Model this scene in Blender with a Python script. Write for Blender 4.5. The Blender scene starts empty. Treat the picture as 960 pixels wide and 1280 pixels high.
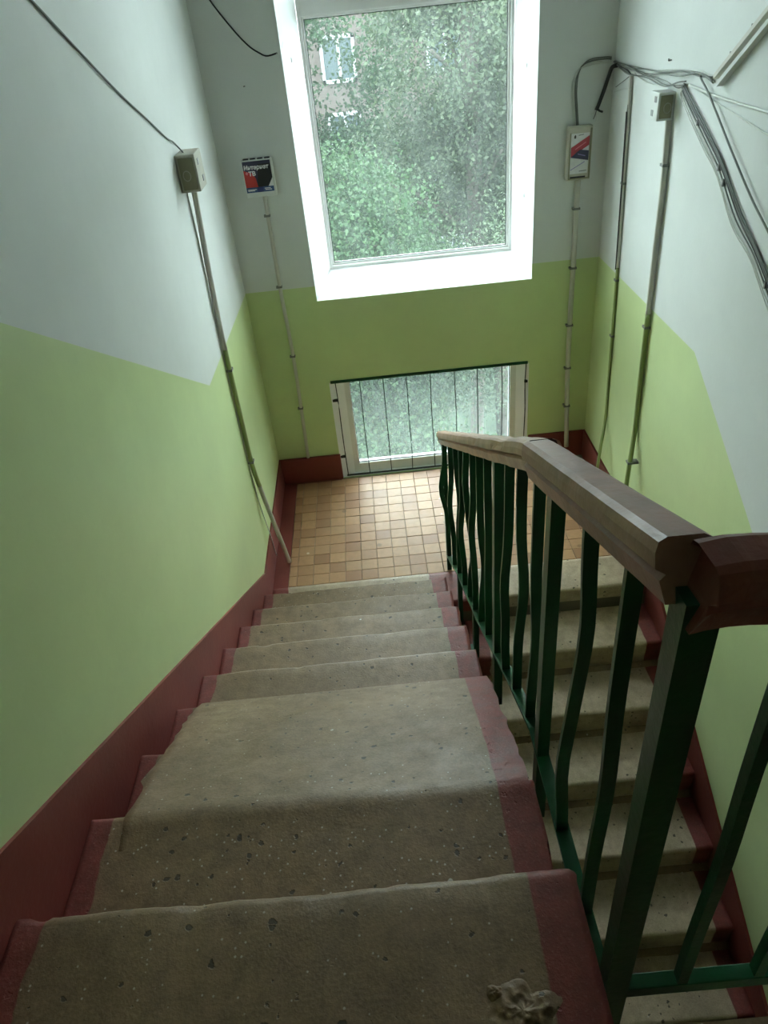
import bpy, bmesh, math, random
from mathutils import Vector, Matrix, noise

random.seed(7)
S = bpy.context.scene
COL = S.collection

# ------------------------------------------------------------------ camera
cam_d = bpy.data.cameras.new('camera')
cam = bpy.data.objects.new('camera', cam_d)
COL.objects.link(cam)
PITCH, YAW, ROLL = -0.62197, -0.015722, -0.109168
cp, sp, cy_, sy_ = math.cos(PITCH), math.sin(PITCH), math.cos(YAW), math.sin(YAW)
F_ = Vector((sy_ * cp, cy_ * cp, sp)); R0 = Vector((cy_, -sy_, 0)); U0 = R0.cross(F_)
R_ = math.cos(ROLL) * R0 + math.sin(ROLL) * U0
U_ = -math.sin(ROLL) * R0 + math.cos(ROLL) * U0
m = Matrix((R_, U_, -F_)).transposed().to_4x4()
m.translation = (0.7791, -3.0953, 2.8750)
cam.matrix_world = m
cam_d.sensor_fit = 'HORIZONTAL'; cam_d.sensor_width = 36.0
cam_d.lens = 909.07 / 960 * 36.0
cam_d.clip_start = 0.02; cam_d.clip_end = 300
S.camera = cam

# ------------------------------------------------------------------ world, exposure
SKY = 5.5
w = bpy.data.worlds.new('overcast_sky'); S.world = w; w.use_nodes = True
nt = w.node_tree; nt.nodes.clear()
wo = nt.nodes.new('ShaderNodeOutputWorld'); bg = nt.nodes.new('ShaderNodeBackground')
tc = nt.nodes.new('ShaderNodeTexCoord'); sx = nt.nodes.new('ShaderNodeSeparateXYZ')
rp = nt.nodes.new('ShaderNodeValToRGB')
nt.links.new(tc.outputs['Generated'], sx.inputs[0]); nt.links.new(sx.outputs['Z'], rp.inputs[0])
rp.color_ramp.elements[0].position = 0.0; rp.color_ramp.elements[0].color = (0.80, 0.90, 0.94, 1)
rp.color_ramp.elements[1].position = 0.8; rp.color_ramp.elements[1].color = (0.90, 0.97, 1.0, 1)
nt.links.new(rp.outputs[0], bg.inputs[0]); bg.inputs[1].default_value = SKY
nt.links.new(bg.outputs[0], wo.inputs[0])
S.view_settings.view_transform = 'Standard'; S.view_settings.look = 'None'
S.view_settings.gamma = 1.0; S.view_settings.use_curve_mapping = False
S.view_settings.exposure = 2.3
S.cycles.max_bounces = 14; S.cycles.diffuse_bounces = 8; S.cycles.transparent_max_bounces = 24
S.cycles.transmission_bounces = 8; S.cycles.sample_clamp_indirect = 6.0

# ------------------------------------------------------------------ helpers
def tag(o, label=None, cat=None, group=None, kind=None):
    for k, v in (('label', label), ('category', cat), ('group', group), ('kind', kind)):
        if v: o[k] = v
    return o

def empty(name, loc, label=None, cat=None, group=None, kind=None):
    o = bpy.data.objects.new(name, None); o.empty_display_size = 0.05
    COL.objects.link(o); o.location = loc
    return tag(o, label, cat, group, kind)

def origin_of(o):
    v = Vector((0, 0, 0))
    while o: v += o.location; o = o.parent
    return v

def put(name, me, parent=None, mats=(), loc=None, smooth=False):
    """world-space mesh data -> linked object under parent"""
    for m_ in (mats if isinstance(mats, (list, tuple)) else [mats]): me.materials.append(m_)
    if loc is None:
        if parent is not None:
            loc = origin_of(parent)
        else:
            xs = [v.co.x for v in me.vertices]; ys = [v.co.y for v in me.vertices]; zs = [v.co.z for v in me.vertices]
            loc = Vector(((min(xs) + max(xs)) / 2, (min(ys) + max(ys)) / 2, min(zs)))
    me.transform(Matrix.Translation(-Vector(loc)))
    if smooth:
        for p in me.polygons: p.use_smooth = True
    o = bpy.data.objects.new(name, me); COL.objects.link(o)
    if parent is not None: o.parent = parent
    else: o.location = loc
    return o

def mesh(name, verts, faces, mats, parent=None, smooth=False, mi=None, recalc=True):
    me = bpy.data.meshes.new(name); me.from_pydata([tuple(v) for v in verts], [], faces); me.update()
    if mi:
        for p, i in zip(me.polygons, mi): p.material_index = i
    if recalc:
        b = bmesh.new(); b.from_mesh(me); bmesh.ops.recalc_face_normals(b, faces=b.faces); b.to_mesh(me); b.free()
    return put(name, me, parent, mats, smooth=smooth)

def box_bm(bm, lo, hi, bevel=0.0, seg=2):
    r = bmesh.ops.create_cube(bm, size=1.0)
    c = [(a + b) / 2 for a, b in zip(lo, hi)]; s = [abs(b - a) for a, b in zip(lo, hi)]
    for v in r['verts']: v.co = Vector((c[0] + v.co.x * s[0], c[1] + v.co.y * s[1], c[2] + v.co.z * s[2]))
    if bevel:
        es = list({e for v in r['verts'] for e in v.link_edges})
        bmesh.ops.bevel(bm, geom=es, offset=bevel, segments=seg, profile=0.5, affect='EDGES')

def from_bm(name, bm, mats, parent=None, smooth=False):
    me = bpy.data.meshes.new(name); bm.to_mesh(me); bm.free()
    return put(name, me, parent, mats, smooth=smooth)

def box(name, lo, hi, mat, parent=None, bevel=0.0, seg=2):
    bm = bmesh.new(); box_bm(bm, lo, hi, bevel, seg)
    return from_bm(name, bm, mat, parent)

def catmull(pts, n=6):
    P = [Vector(p) for p in pts]
    if len(P) < 3: return [P[0].lerp(P[-1], i / n) for i in range(n + 1)]
    P = [2 * P[0] - P[1]] + P + [2 * P[-1] - P[-2]]
    out = []
    for i in range(1, len(P) - 2):
        a, b, c, d = P[i - 1:i + 3]
        for j in range(n):
            t = j / n
            out.append(0.5 * ((2 * b) + (c - a) * t + (2 * a - 5 * b + 4 * c - d) * t * t + (3 * b - a - 3 * c + d) * t ** 3))
    out.append(P[-2]); return out

def sweep_geo(path, section, up=Vector((0, 0, 1))):
    """section: list of (a,b); a along side vector, b along 'up-ish' vector"""
    verts, faces = [], []
    n = len(section)
    for i, p in enumerate(path):
        t = (path[min(i + 1, len(path) - 1)] - path[max(i - 1, 0)]).normalized()
        side = t.cross(up)
        if side.length < 1e-4: side = t.cross(Vector((0, 1, 0)))
        side.normalize(); u2 = side.cross(t).normalized()
        for a, b in section: verts.append(p + side * a + u2 * b)
    for i in range(len(path) - 1):
        for j in range(n):
            k = (j + 1) % n
            faces.append((i * n + j, i * n + k, (i + 1) * n + k, (i + 1) * n + j))
    faces.append(tuple(range(n))); faces.append(tuple((len(path) - 1) * n + j for j in range(n)))
    return verts, faces

def circ(r, n=8): return [(r * math.cos(2 * math.pi * i / n), r * math.sin(2 * math.pi * i / n)) for i in range(n)]
def rect(a, b): return [(-a / 2, -b / 2), (a / 2, -b / 2), (a / 2, b / 2), (-a / 2, b / 2)]

def tube(name, pts, r, mat, parent=None, n=8, seg=6, up=Vector((0, 0, 1))):
    v, f = sweep_geo(catmull(pts, seg), circ(r, n), up)
    return mesh(name, v, f, mat, parent, smooth=True)

# ------------------------------------------------------------------ materials
class N:
    def __init__(self, name):
        self.m = bpy.data.materials.new(name); self.m.use_nodes = True
        self.t = self.m.node_tree; self.t.nodes.clear()
        self.out = self.new('OutputMaterial')
    def new(self, t, **kw):
        n = self.t.nodes.new('ShaderNode' + t)
        for k, v in kw.items(): setattr(n, k, v)
        return n
    def link(self, a, b): self.t.links.new(a, b)
    def pos(self): return self.new('NewGeometry').outputs['Position']
    def noise(self, vec, scale, detail=3, rough=0.55, off=None):
        n = self.new('TexNoise'); n.inputs['Scale'].default_value = scale
        n.inputs['Detail'].default_value = detail; n.inputs['Roughness'].default_value = rough
        if off:
            a = self.new('VectorMath', operation='ADD'); self.link(vec, a.inputs[0]); a.inputs[1].default_value = off; vec = a.outputs[0]
        self.link(vec, n.inputs['Vector']); return n.outputs[0]
    def vor(self, vec, scale, out='Distance', off=(0, 0, 0)):
        a = self.new('VectorMath', operation='ADD'); self.link(vec, a.inputs[0]); a.inputs[1].default_value = off
        n = self.new('TexVoronoi'); n.inputs['Scale'].default_value = scale; self.link(a.outputs[0], n.inputs['Vector'])
        return n.outputs[out]
    def math(self, op, a, b=None, clamp=False):
        n = self.new('Math', operation=op); n.use_clamp = clamp
        for i, x in enumerate((a, b)):
            if x is None: continue
            if isinstance(x, (int, float)): n.inputs[i].default_value = x
            else: self.link(x, n.inputs[i])
        return n.outputs[0]
    def mapr(self, v, a, b, c=0.0, d=1.0):
        n = self.new('MapRange'); self.link(v, n.inputs[0])
        for i, x in enumerate((a, b, c, d)): n.inputs[1 + i].default_value = x
        return n.outputs[0]
    def mix(self, f, a, b, mode='MIX'):
        n = self.new('MixRGB', blend_type=mode)
        for i, x in enumerate((f, a, b)):
            if isinstance(x, (int, float)): n.inputs[i].default_value = x
            elif isinstance(x, tuple): n.inputs[i].default_value = (*x[:3], 1)
            else: self.link(x, n.inputs[i])
        return n.outputs[0]
    def bsdf(self, col, rough=0.6, bump=None, bstr=0.2, bdist=0.01, spec=0.4, metal=0.0, coat=0.0):
        p = self.new('BsdfPrincipled')
        if isinstance(col, tuple): p.inputs['Base Color'].default_value = (*col[:3], 1)
        else: self.link(col, p.inputs['Base Color'])
        if isinstance(rough, (int, float)): p.inputs['Roughness'].default_value = rough
        else: self.link(rough, p.inputs['Roughness'])
        p.inputs['Specular IOR Level'].default_value = spec; p.inputs['Metallic'].default_value = metal
        p.inputs['Coat Weight'].default_value = coat
        if bump is not None:
            b = self.new('Bump'); b.inputs['Strength'].default_value = bstr; b.inputs['Distance'].default_value = bdist
            self.link(bump, b.inputs['Height']); self.link(b.outputs[0], p.inputs['Normal'])
        self.link(p.outputs[0], self.out.inputs[0]); return p

def sc(c, k): return tuple(min(1, x * k) for x in c)

def paint(name, c, rough=0.5, var=0.10, bump=0.06, bscale=60, spec=0.35):
    g = N(name); p = g.pos()
    f = g.noise(p, 2.2, 4); f2 = g.noise(p, 14, 3)
    col = g.mix(g.mapr(f, .3, .7), sc(c, 1 - var), sc(c, 1 + var))
    col = g.mix(g.mapr(f2, .45, .75, 0, .25), col, sc(c, 1 - 1.6 * var))
    h = g.math('ADD', g.noise(p, bscale, 3), g.math('MULTIPLY', g.noise(p, 5, 2), 2.0))
    g.bsdf(col, rough, h, bump, 0.01, spec); return g.m

def plain(name, c, rough=0.5, spec=0.4, metal=0.0):
    g = N(name); p = g.pos(); f = g.noise(p, 30, 2)
    g.bsdf(g.mix(g.mapr(f, .3, .7), sc(c, .93), sc(c, 1.07)), rough, spec=spec, metal=metal); return g.m

GREEN = (0.57, 0.67, 0.345)
RED = (0.205, 0.046, 0.038)
M = {}
M['green'] = paint('green_wall_paint', GREEN, .42, .05, .05)
M['white'] = paint('white_wall_paint', (0.68, 0.70, 0.685), .55, .04, .05)
M['red'] = paint('red_brown_paint', RED, .42, .16, .10)
M['reveal'] = paint('white_reveal_paint', (0.85, 0.86, 0.86), .5, .03, .06)
M['ceiling'] = paint('ceiling_whitewash', (0.68, 0.70, 0.69), .8, .04, .05)
M['frame'] = paint('white_frame_paint', (0.80, 0.80, 0.79), .4, .08, .04, 30)
M['ledge'] = plain('zinc_ledge', (0.06, 0.065, 0.065), .7)
M['gasket'] = plain('dark_gasket', (0.02, 0.022, 0.02), .6)
M['greenmetal'] = paint('dark_green_enamel', (0.003, 0.066, 0.022), .34, .25, .10, 60, .4)
M['ironblack'] = plain('dark_iron', (0.012, 0.02, 0.015), .45)
M['pvc'] = paint('grey_white_pvc', (0.58, 0.56, 0.50), .45, .08, .03)
M['pvcgreen'] = paint('green_painted_conduit', (0.30, 0.36, 0.14), .45, .08, .03)
M['boxgrey'] = paint('grimy_box_paint', (0.42, 0.40, 0.33), .55, .18, .08, 30)
M['boxlid'] = paint('olive_box_lid', (0.27, 0.26, 0.17), .6, .15, .08, 30)
M['boxwhite'] = paint('white_box', (0.66, 0.68, 0.66), .4, .04, .02)
M['boxcream'] = paint('cream_box', (0.52, 0.50, 0.42), .45, .06, .03)
M['wirewhite'] = plain('white_wire', (0.62, 0.64, 0.60), .5)
M['wiregrey'] = plain('grey_wire', (0.16, 0.17, 0.155), .5)
M['wireblack'] = plain('black_wire', (0.012, 0.012, 0.012), .45)
M['clip'] = plain('zinc_clip', (0.20, 0.20, 0.19), .45, metal=0.4)
M['grout'] = paint('grey_mortar', (0.16, 0.13, 0.10), .9, .2, .3, 150)
M['ink_black'] = plain('print_black', (0.010, 0.010, 0.013), .35)
M['ink_navy'] = plain('print_navy', (0.030, 0.028, 0.075), .35)
M['ink_red'] = plain('print_red', (0.48, 0.028, 0.025), .35)
M['ink_crimson'] = plain('print_crimson', (0.42, 0.040, 0.055), .35)
M['ink_blue'] = plain('print_blue', (0.030, 0.075, 0.20), .35)
M['ink_deep'] = plain('print_deep_blue', (0.012, 0.025, 0.13), .35)
M['ink_white'] = plain('print_white', (0.78, 0.78, 0.80), .4)
M['ink_grey'] = plain('print_grey', (0.25, 0.25, 0.25), .4)
M['ink_pink'] = plain('print_pink', (0.70, 0.25, 0.30), .4)
M['ink_violet'] = plain('print_violet', (0.30, 0.25, 0.55), .4)

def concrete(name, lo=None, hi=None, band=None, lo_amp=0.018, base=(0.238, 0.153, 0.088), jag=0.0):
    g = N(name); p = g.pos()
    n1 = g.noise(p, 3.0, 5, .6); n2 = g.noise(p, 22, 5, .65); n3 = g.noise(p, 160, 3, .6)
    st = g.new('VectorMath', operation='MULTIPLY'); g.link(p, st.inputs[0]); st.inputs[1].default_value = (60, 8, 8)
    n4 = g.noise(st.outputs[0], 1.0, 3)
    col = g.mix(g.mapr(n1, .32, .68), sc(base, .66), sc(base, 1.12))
    col = g.mix(g.mapr(n2, .38, .68, 0, .65), col, sc(base, .50))
    col = g.mix(g.mapr(n3, .35, .75, 0, .40), col, sc(base, 1.45))
    col = g.mix(g.mapr(n4, .5, .75, 0, .25), col, sc(base, .6))
    wv = g.new('TexNoise'); wv.inputs['Scale'].default_value = 55; g.link(p, wv.inputs['Vector'])
    wm = g.new('VectorMath', operation='MULTIPLY_ADD'); g.link(wv.outputs['Color'], wm.inputs[0]); wm.inputs[1].default_value = (.016,) * 3; g.link(p, wm.inputs[2])
    pw = wm.outputs[0]
    vc = g.vor(pw, 40, 'Color'); sp3 = g.new('SeparateColor'); g.link(vc, sp3.inputs[0])
    jit = g.math('ADD', g.vor(pw, 40), g.math('MULTIPLY', g.math('SUBTRACT', n3, .5), .25))
    rad = g.mapr(sp3.outputs[0], .70, 1.0, 0.03, .29)
    pit = g.math('MULTIPLY', g.math('GREATER_THAN', rad, .02), g.mapr(g.math('SUBTRACT', jit, rad), -.04, .03, 1, 0))
    vc2 = g.vor(p, 13, 'Color', (3.3, 1.7, .4)); sp4 = g.new('SeparateColor'); g.link(vc2, sp4.inputs[0])
    spk = g.math('MULTIPLY', g.math('GREATER_THAN', sp4.outputs[1], .80), g.mapr(g.math('ADD', g.vor(p, 13, off=(3.3, 1.7, .4)), g.math('MULTIPLY', g.math('SUBTRACT', n3, .5), .10)), .05, .075, 1, 0))
    fine = g.vor(p, 75, 'Color', (1.3, .7, 2.4)); sp5 = g.new('SeparateColor'); g.link(fine, sp5.inputs[0])
    spk2 = g.math('MULTIPLY', g.math('GREATER_THAN', sp5.outputs[2], .90), g.mapr(g.vor(p, 75, off=(1.3, .7, 2.4)), .12, .2, .6, 0))
    col = g.mix(g.math('MAXIMUM', g.math('MULTIPLY', spk, .85), spk2), col, (0.62, 0.57, 0.50))
    col = g.mix(g.math('MULTIPLY', pit, .85), col, (0.045, 0.036, 0.026))
    if lo is not None or hi is not None:
        xyz = g.new('SeparateXYZ'); g.link(p, xyz.inputs[0]); x = xyz.outputs[0]
        j = g.math('MULTIPLY', g.math('SUBTRACT', g.noise(p, 9, 4, .6), .5), lo_amp * 2)
        if jag: j = g.math('ADD', j, g.math('MULTIPLY', g.math('SUBTRACT', g.noise(p, 5, 1), .5), jag))
        xj = g.math('ADD', x, j); mask = None
        if lo is not None: mask = g.mapr(xj, lo - .002, lo + .002, 1, 0)
        if hi is not None:
            mh = g.mapr(g.math('ADD', x, g.math('MULTIPLY', j, .35)), hi - .002, hi + .002, 0, 1)
            mask = mh if mask is None else g.math('MAXIMUM', mask, mh)
        if band:
            mb = g.math('MULTIPLY', g.math('GREATER_THAN', xj, band[0]), g.math('LESS_THAN', xj, band[1]))
            mask = mb if mask is None else g.math('MAXIMUM', mask, mb)
        rc = g.mix(g.mapr(n2, .35, .7), sc(RED, .75), sc(RED, 1.2))
        rc = g.mix(g.mapr(n3, .55, .8, 0, .35), rc, (0.40, 0.20, 0.18))
        mask = g.math('MULTIPLY', mask, g.mapr(n3, .70, .76, 1, .55))
        col = g.mix(mask, col, rc)
    h = g.math('SUBTRACT', g.math('ADD', g.math('MULTIPLY', n3, .5), g.math('MULTIPLY', n2, 1.2)), g.math('MULTIPLY', pit, 1.6))
    g.bsdf(col, g.mapr(n2, .3, .7, .42, .60), h, .42, .004, .42); return g.m

W, YW, X2 = 1.036, 1.401, 2.197
RISE, T = 0.1716, 0.30
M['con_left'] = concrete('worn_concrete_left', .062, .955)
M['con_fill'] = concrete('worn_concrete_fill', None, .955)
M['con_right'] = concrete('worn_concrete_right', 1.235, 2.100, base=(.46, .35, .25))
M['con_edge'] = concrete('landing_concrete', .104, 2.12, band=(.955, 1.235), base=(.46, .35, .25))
M['con_plain'] = concrete('plain_concrete')

def tile_mat():
    g = N('tan_floor_tile'); p = g.pos(); oi = g.new('ObjectInfo')
    r = g.new('ValToRGB'); g.link(oi.outputs['Random'], r.inputs[0]); e = r.color_ramp.elements
    e[0].position = 0; e[0].color = (0.32, 0.150, 0.075, 1)
    e[1].position = 1; e[1].color = (0.50, 0.275, 0.140, 1)
    for ps, c in ((.18, (0.39, 0.195, 0.100)), (.35, (0.45, 0.245, 0.125)), (.6, (0.50, 0.28, 0.145)), (.8, (0.43, 0.225, 0.115))):
        k = e.new(ps); k.color = (*c, 1)
    n1 = g.noise(p, 30, 4, .6); n2 = g.noise(p, 220, 2); n0 = g.noise(p, 4, 3)
    col = g.mix(g.mapr(n1, .4, .75, 0, .35), r.outputs[0], (0.30, 0.19, 0.11))
    col = g.mix(g.mapr(n0, .5, .75, 0, .30), col, (0.34, 0.25, 0.17))
    vc = g.vor(p, 9, 'Color', (2, 5, 1)); s3 = g.new('SeparateColor'); g.link(vc, s3.inputs[0])
    d = g.math('ADD', g.vor(p, 9, off=(2, 5, 1)), g.math('MULTIPLY', g.math('SUBTRACT', n2, .5), .1))
    spk = g.math('MULTIPLY', g.math('GREATER_THAN', s3.outputs[0], .86), g.mapr(d, .09, .12, 1, 0))
    col = g.mix(spk, col, (0.72, 0.58, 0.46))
    spk2 = g.math('MULTIPLY', g.math('LESS_THAN', s3.outputs[0], .10), g.mapr(d, .12, .2, .7, 0))
    col = g.mix(spk2, col, (0.20, 0.11, 0.06))
    g.bsdf(col, g.mapr(n1, .3, .7, .35, .6), n1, .08, .005, .4); return g.m
M['tile'] = tile_mat()

def wood_paint(name, c, wear):
    g = N(name); p = g.pos()
    st = g.new('VectorMath', operation='MULTIPLY'); g.link(p, st.inputs[0]); st.inputs[1].default_value = (40, 3, 30)
    n1 = g.noise(st.outputs[0], 1, 4); n2 = g.noise(p, 12, 5, .6); n3 = g.noise(p, 70, 3)
    col = g.mix(g.mapr(n2, .35, .7), sc(c, .80), sc(c, 1.15))
    col = g.mix(g.mapr(n1, .55, .72, 0, wear), col, (0.33, 0.20, 0.12))
    h = g.math('ADD', n1, g.math('ADD', n2, g.math('MULTIPLY', n3, .4)))
    g.bsdf(col, .40, h, .25, .006, .45); return g.m
M['handrail'] = wood_paint('painted_wood_rail', (0.33, 0.150, 0.115), .25)
M['handrail_tan'] = wood_paint('worn_wood_rail', (0.46, 0.265, 0.175), .5)
M['handrail_dark'] = wood_paint('dark_red_wood_rail', (0.21, 0.050, 0.036), .22)
M['groove'] = plain('groove_dark', (0.03, 0.012, 0.010), .8)

def glass_mat(name, d0, d1):
    g = N(name); p = g.pos()
    tr = g.new('BsdfTransparent'); tr.inputs[0].default_value = (.90, .95, .93, 1)
    gl = g.new('BsdfGlossy'); gl.inputs['Roughness'].default_value = .03
    fr = g.new('Fresnel'); fr.inputs[0].default_value = 1.45
    m1 = g.new('MixShader'); g.link(g.math('MULTIPLY', fr.outputs[0], .7), m1.inputs[0]); g.link(tr.outputs[0], m1.inputs[1]); g.link(gl.outputs[0], m1.inputs[2])
    tl = g.new('BsdfTranslucent'); tl.inputs[0].default_value = (.80, .90, .88, 1)
    df = g.new('BsdfDiffuse'); df.inputs[0].default_value = (.6, .64, .62, 1)
    m2 = g.new('MixShader'); m2.inputs[0].default_value = .3; g.link(tl.outputs[0], m2.inputs[1]); g.link(df.outputs[0], m2.inputs[2])
    st = g.new('VectorMath', operation='MULTIPLY'); g.link(p, st.inputs[0]); st.inputs[1].default_value = (9, 1, 3.5)
    n = g.math('ADD', g.math('MULTIPLY', g.noise(st.outputs[0], 1, 5, .65), .6), g.math('MULTIPLY', g.noise(p, 90, 3, .6), .4))
    m3 = g.new('MixShader'); g.link(g.mapr(n, .36, .64, d0, d1), m3.inputs[0]); g.link(m1.outputs[0], m3.inputs[1]); g.link(m2.outputs[0], m3.inputs[2])
    g.link(m3.outputs[0], g.out.inputs[0]); return g.m
M['glass'] = glass_mat('dusty_glass', .009, .026)
M['glass_low'] = glass_mat('dirty_glass', .032, .062)

def leaf_mat(name, a, b):
    g = N(name); r = g.new('NewGeometry').outputs['Random Per Island']
    col = g.mix(r, a, b)
    df = g.new('BsdfPrincipled'); g.link(col, df.inputs['Base Color']); df.inputs['Roughness'].default_value = .55; df.inputs['Specular IOR Level'].default_value = .12
    tl = g.new('BsdfTranslucent'); g.link(g.mix(1.0, col, (1.0, 1.15, .75), 'MULTIPLY'), tl.inputs[0])
    mx = g.new('MixShader'); mx.inputs[0].default_value = .35; g.link(df.outputs[0], mx.inputs[1]); g.link(tl.outputs[0], mx.inputs[2])
    g.link(mx.outputs[0], g.out.inputs[0]); return g.m
M['bark'] = paint('tree_bark', (0.03, 0.025, 0.02), .9, .3, .5, 20)

# ------------------------------------------------------------------ room shell
ZB, ZT, YB = -1.75, 4.10, -4.6
ld = [(YB, 2.95), (-2.58, 2.95), (-.015, 1.473), (YW, 1.412)]
rd = [(YB, -.62), (-3.6, -.60), (-.088, 1.428), (YW, 1.418)]
def side_wall(name, x, dado):
    v, f, mi = [], [], []
    for y, z in dado: v += [(x, y, ZB), (x, y, z), (x, y, ZT)]
    for i in range(len(dado) - 1):
        a, b = i * 3, i * 3 + 3
        f += [(a, b, b + 1, a + 1), (a + 1, b + 1, b + 2, a + 2)]; mi += [0, 1]
    return tag(mesh(name, v, f, [M['green'], M['white']], mi=mi, recalc=False), kind='structure')
side_wall('wall_left', 0.0, ld)
side_wall('wall_right', X2, rd)
def back_wall():
    xs = [0, .435, 1.785, X2]; zs = [ZB, 0.0, .758, 1.322, 1.416, 3.66, ZT]
    v = [(x, YW, z) for z in zs for x in xs]; f, mi = [], []
    for j in range(len(zs) - 1):
        for i in range(3):
            if i == 1 and j in (1, 3, 4): continue
            a = j * 4 + i; f.append((a, a + 1, a + 5, a + 4)); mi.append(0 if j < 4 else 1)
    return tag(mesh('wall_back', v, f, [M['green'], M['white']], mi=mi, recalc=False), kind='structure')
back_wall()
tag(mesh('wall_rear', [(0, YB, ZB), (X2, YB, ZB), (X2, YB, 2.95), (0, YB, 2.95), (X2, YB, ZT), (0, YB, ZT)],
         [(0, 1, 2, 3), (3, 2, 4, 5)], [M['green'], M['white']], mi=[0, 1], recalc=False), kind='structure')
tag(box('ceiling', (0, YB, ZT), (X2, YW, ZT + .15), M['ceiling']), kind='structure')

# baseboards (painted plinth bands)
def prism_x(name, x0, x1, poly, mat, parent=None):
    n = len(poly); v = [(x0, y, z) for y, z in poly] + [(x1, y, z) for y, z in poly]
    f = [tuple(range(n)), tuple(range(2 * n - 1, n - 1, -1))] + [(i, (i + 1) % n, n + (i + 1) % n, n + i) for i in range(n)]
    return mesh(name, v, f, mat, parent)
S_ = .588
def zl(y): return .201 + S_ * (.146 - y)
tag(prism_x('baseboard_left', 0.0005, .010, [(YW - .002, 0.0), (YW - .002, .203), (.146, .203), (-2.42, zl(-2.42)), (-2.62, 1.72), (YB, 1.72),
     (YB, 1.25), (-2.42, 1.25), (0.0, -.20), (.2, -.10)], M['red']), kind='structure')
tag(prism_x('baseboard_right', X2 - .014, X2 - .0005, [(YW - .002, 0.0), (YW - .002, .2), (-.02, .2), (-.12, .09), (-.746, -.272), (-1.693, -.800), (-3.4, -1.70),
     (-2.55, -1.72), (-.1, -.34), (.0, -.10)], M['red']), kind='structure')
tag(box('baseboard_back', (.010, YW - .022, 0), (.442, YW - .0005, .203), M['red'], bevel=.004), kind='structure')
tag(box('baseboard_back.001', (1.79, YW - .022, 0), (X2 - .014, YW - .0005, .203), M['red'], bevel=.004), kind='structure')

# floor of the half landing: slab, concrete nosing strip, tiles
fl = tag(box('floor', (0, -.02, -.20), (X2, YW + .10, -.010), M['grout']), kind='structure')
def step_geo(yn, z, depth, height, s, x0, x1, nx, rough=1.0, seed=0, r=.016):
    """s=+1: nose looks to +y (descends away), s=-1: nose looks to -y"""
    prof = [(-depth, z - height), (-depth, z)]
    m_ = 10
    for i in range(1, m_): prof.append((-depth + (depth - r) * i / m_, z))
    for a in range(0, 91, 18): prof.append((-r + r * math.sin(math.radians(a)), z - r + r * math.cos(math.radians(a))))
    for i in range(1, 5): prof.append((-.012 * i / 4, z - r - (height - r) * i / 4))
    n = len(prof); v, f = [], []
    for i in range(nx + 1):
        x = x0 + (x1 - x0) * i / nx
        for dy, zz in prof:
            P = Vector((x, yn + s * dy, zz)); q = P + Vector((seed * 3.1, 0, 0))
            k = math.exp(-((dy / .03) ** 2)) if zz > z - .03 else 0.0
            d = noise.noise(q * 11) * .0016 + noise.noise(q * 45) * .0010
            chip = max(0, noise.noise(q * 17 + Vector((5, 5, 5))) - .25) * .012 * k + (noise.noise(q * 6) * .004) * k
            P.z += (d * rough if dy > -depth + .01 else 0) - chip * rough
            P.y += s * (-chip + noise.noise(q * 30) * .0015 * k) * rough
            edge = min(x - x0, x1 - x)
            if edge < 1e-6 and dy > -depth + .01:
                P.x += (noise.noise(q * 25) * .006 + noise.noise(q * 70) * .003) * rough * (1 if x > (x0 + x1) / 2 else 0)
            v.append(P)
    for i in range(nx):
        for j in range(n):
            k = (j + 1) % n; f.append((i * n + j, i * n + k, (i + 1) * n + k, (i + 1) * n + j))
    f.append(tuple(range(n))); f.append(tuple(nx * n + j for j in range(n)))
    return v, f
v, f = step_geo(-.026, 0.0, .262, .172, -1, .010, X2 - .014, 90, 1.0, 3)
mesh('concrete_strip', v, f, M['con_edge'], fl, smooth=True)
# red painted floor margins
box('painted_margin', (.010, .2365, -.0095), (.101, YW - .022, -.001), M['red'], fl)
box('painted_margin', (.101, YW - .034, -.0095), (.43, YW - .022, .0005), M['red'], fl)
bm = bmesh.new(); box_bm(bm, (-.0485, -.0475, -.0095), (.0485, .0475, 0), 0)
top = [e for e in bm.edges if all(v.co.z > -.001 for v in e.verts)]
bmesh.ops.bevel(bm, geom=top, offset=.0012, segments=1, affect='EDGES')
tme = bpy.data.meshes.new('tile'); bm.to_mesh(tme); bm.free(); tme.materials.append(M['tile'])
o0 = origin_of(fl); rows, y0t = 12, .2385
rh = (YW - .024 - y0t) / rows
xcol = [(.104, .152)] + [(.153 + .0995 * i, .153 + .0995 * (i + 1)) for i in range(20)]
for j in range(rows):
    for (a, b) in xcol:
        if b > 2.183: b = 2.182
        t = bpy.data.objects.new('tile', tme); COL.objects.link(t); t.parent = fl
        t.scale = ((b - a) / .0995, rh / .0975, 1)
        t.location = Vector(((a + b) / 2 + random.uniform(-.0006, .0006), y0t + rh * (j + .5) + random.uniform(-.0006, .0006), random.uniform(-.0006, .0010))) - o0
        t.rotation_euler = (random.uniform(-.006, .006), random.uniform(-.006, .006), random.uniform(-.006, .006))

# ------------------------------------------------------------------ flights
lf = empty('stair_flight', (.52, -1.2, -.05), 'worn concrete stair flight with red painted edges going down beside the left wall', 'stairs')
for k in range(9):
    z = (k + 1) * RISE; y = -k * T
    d = T + .06 if k < 8 else .42
    v, f = step_geo(y, z, d, RISE + (.0 if k else -.005), 1, .0105, W, 110 if k > 3 else 70, 1.0 if k < 8 else 1.5, k, .018 if k < 8 else .022)
    mesh('step', v, f, M['con_left'], lf, smooth=True)
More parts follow.
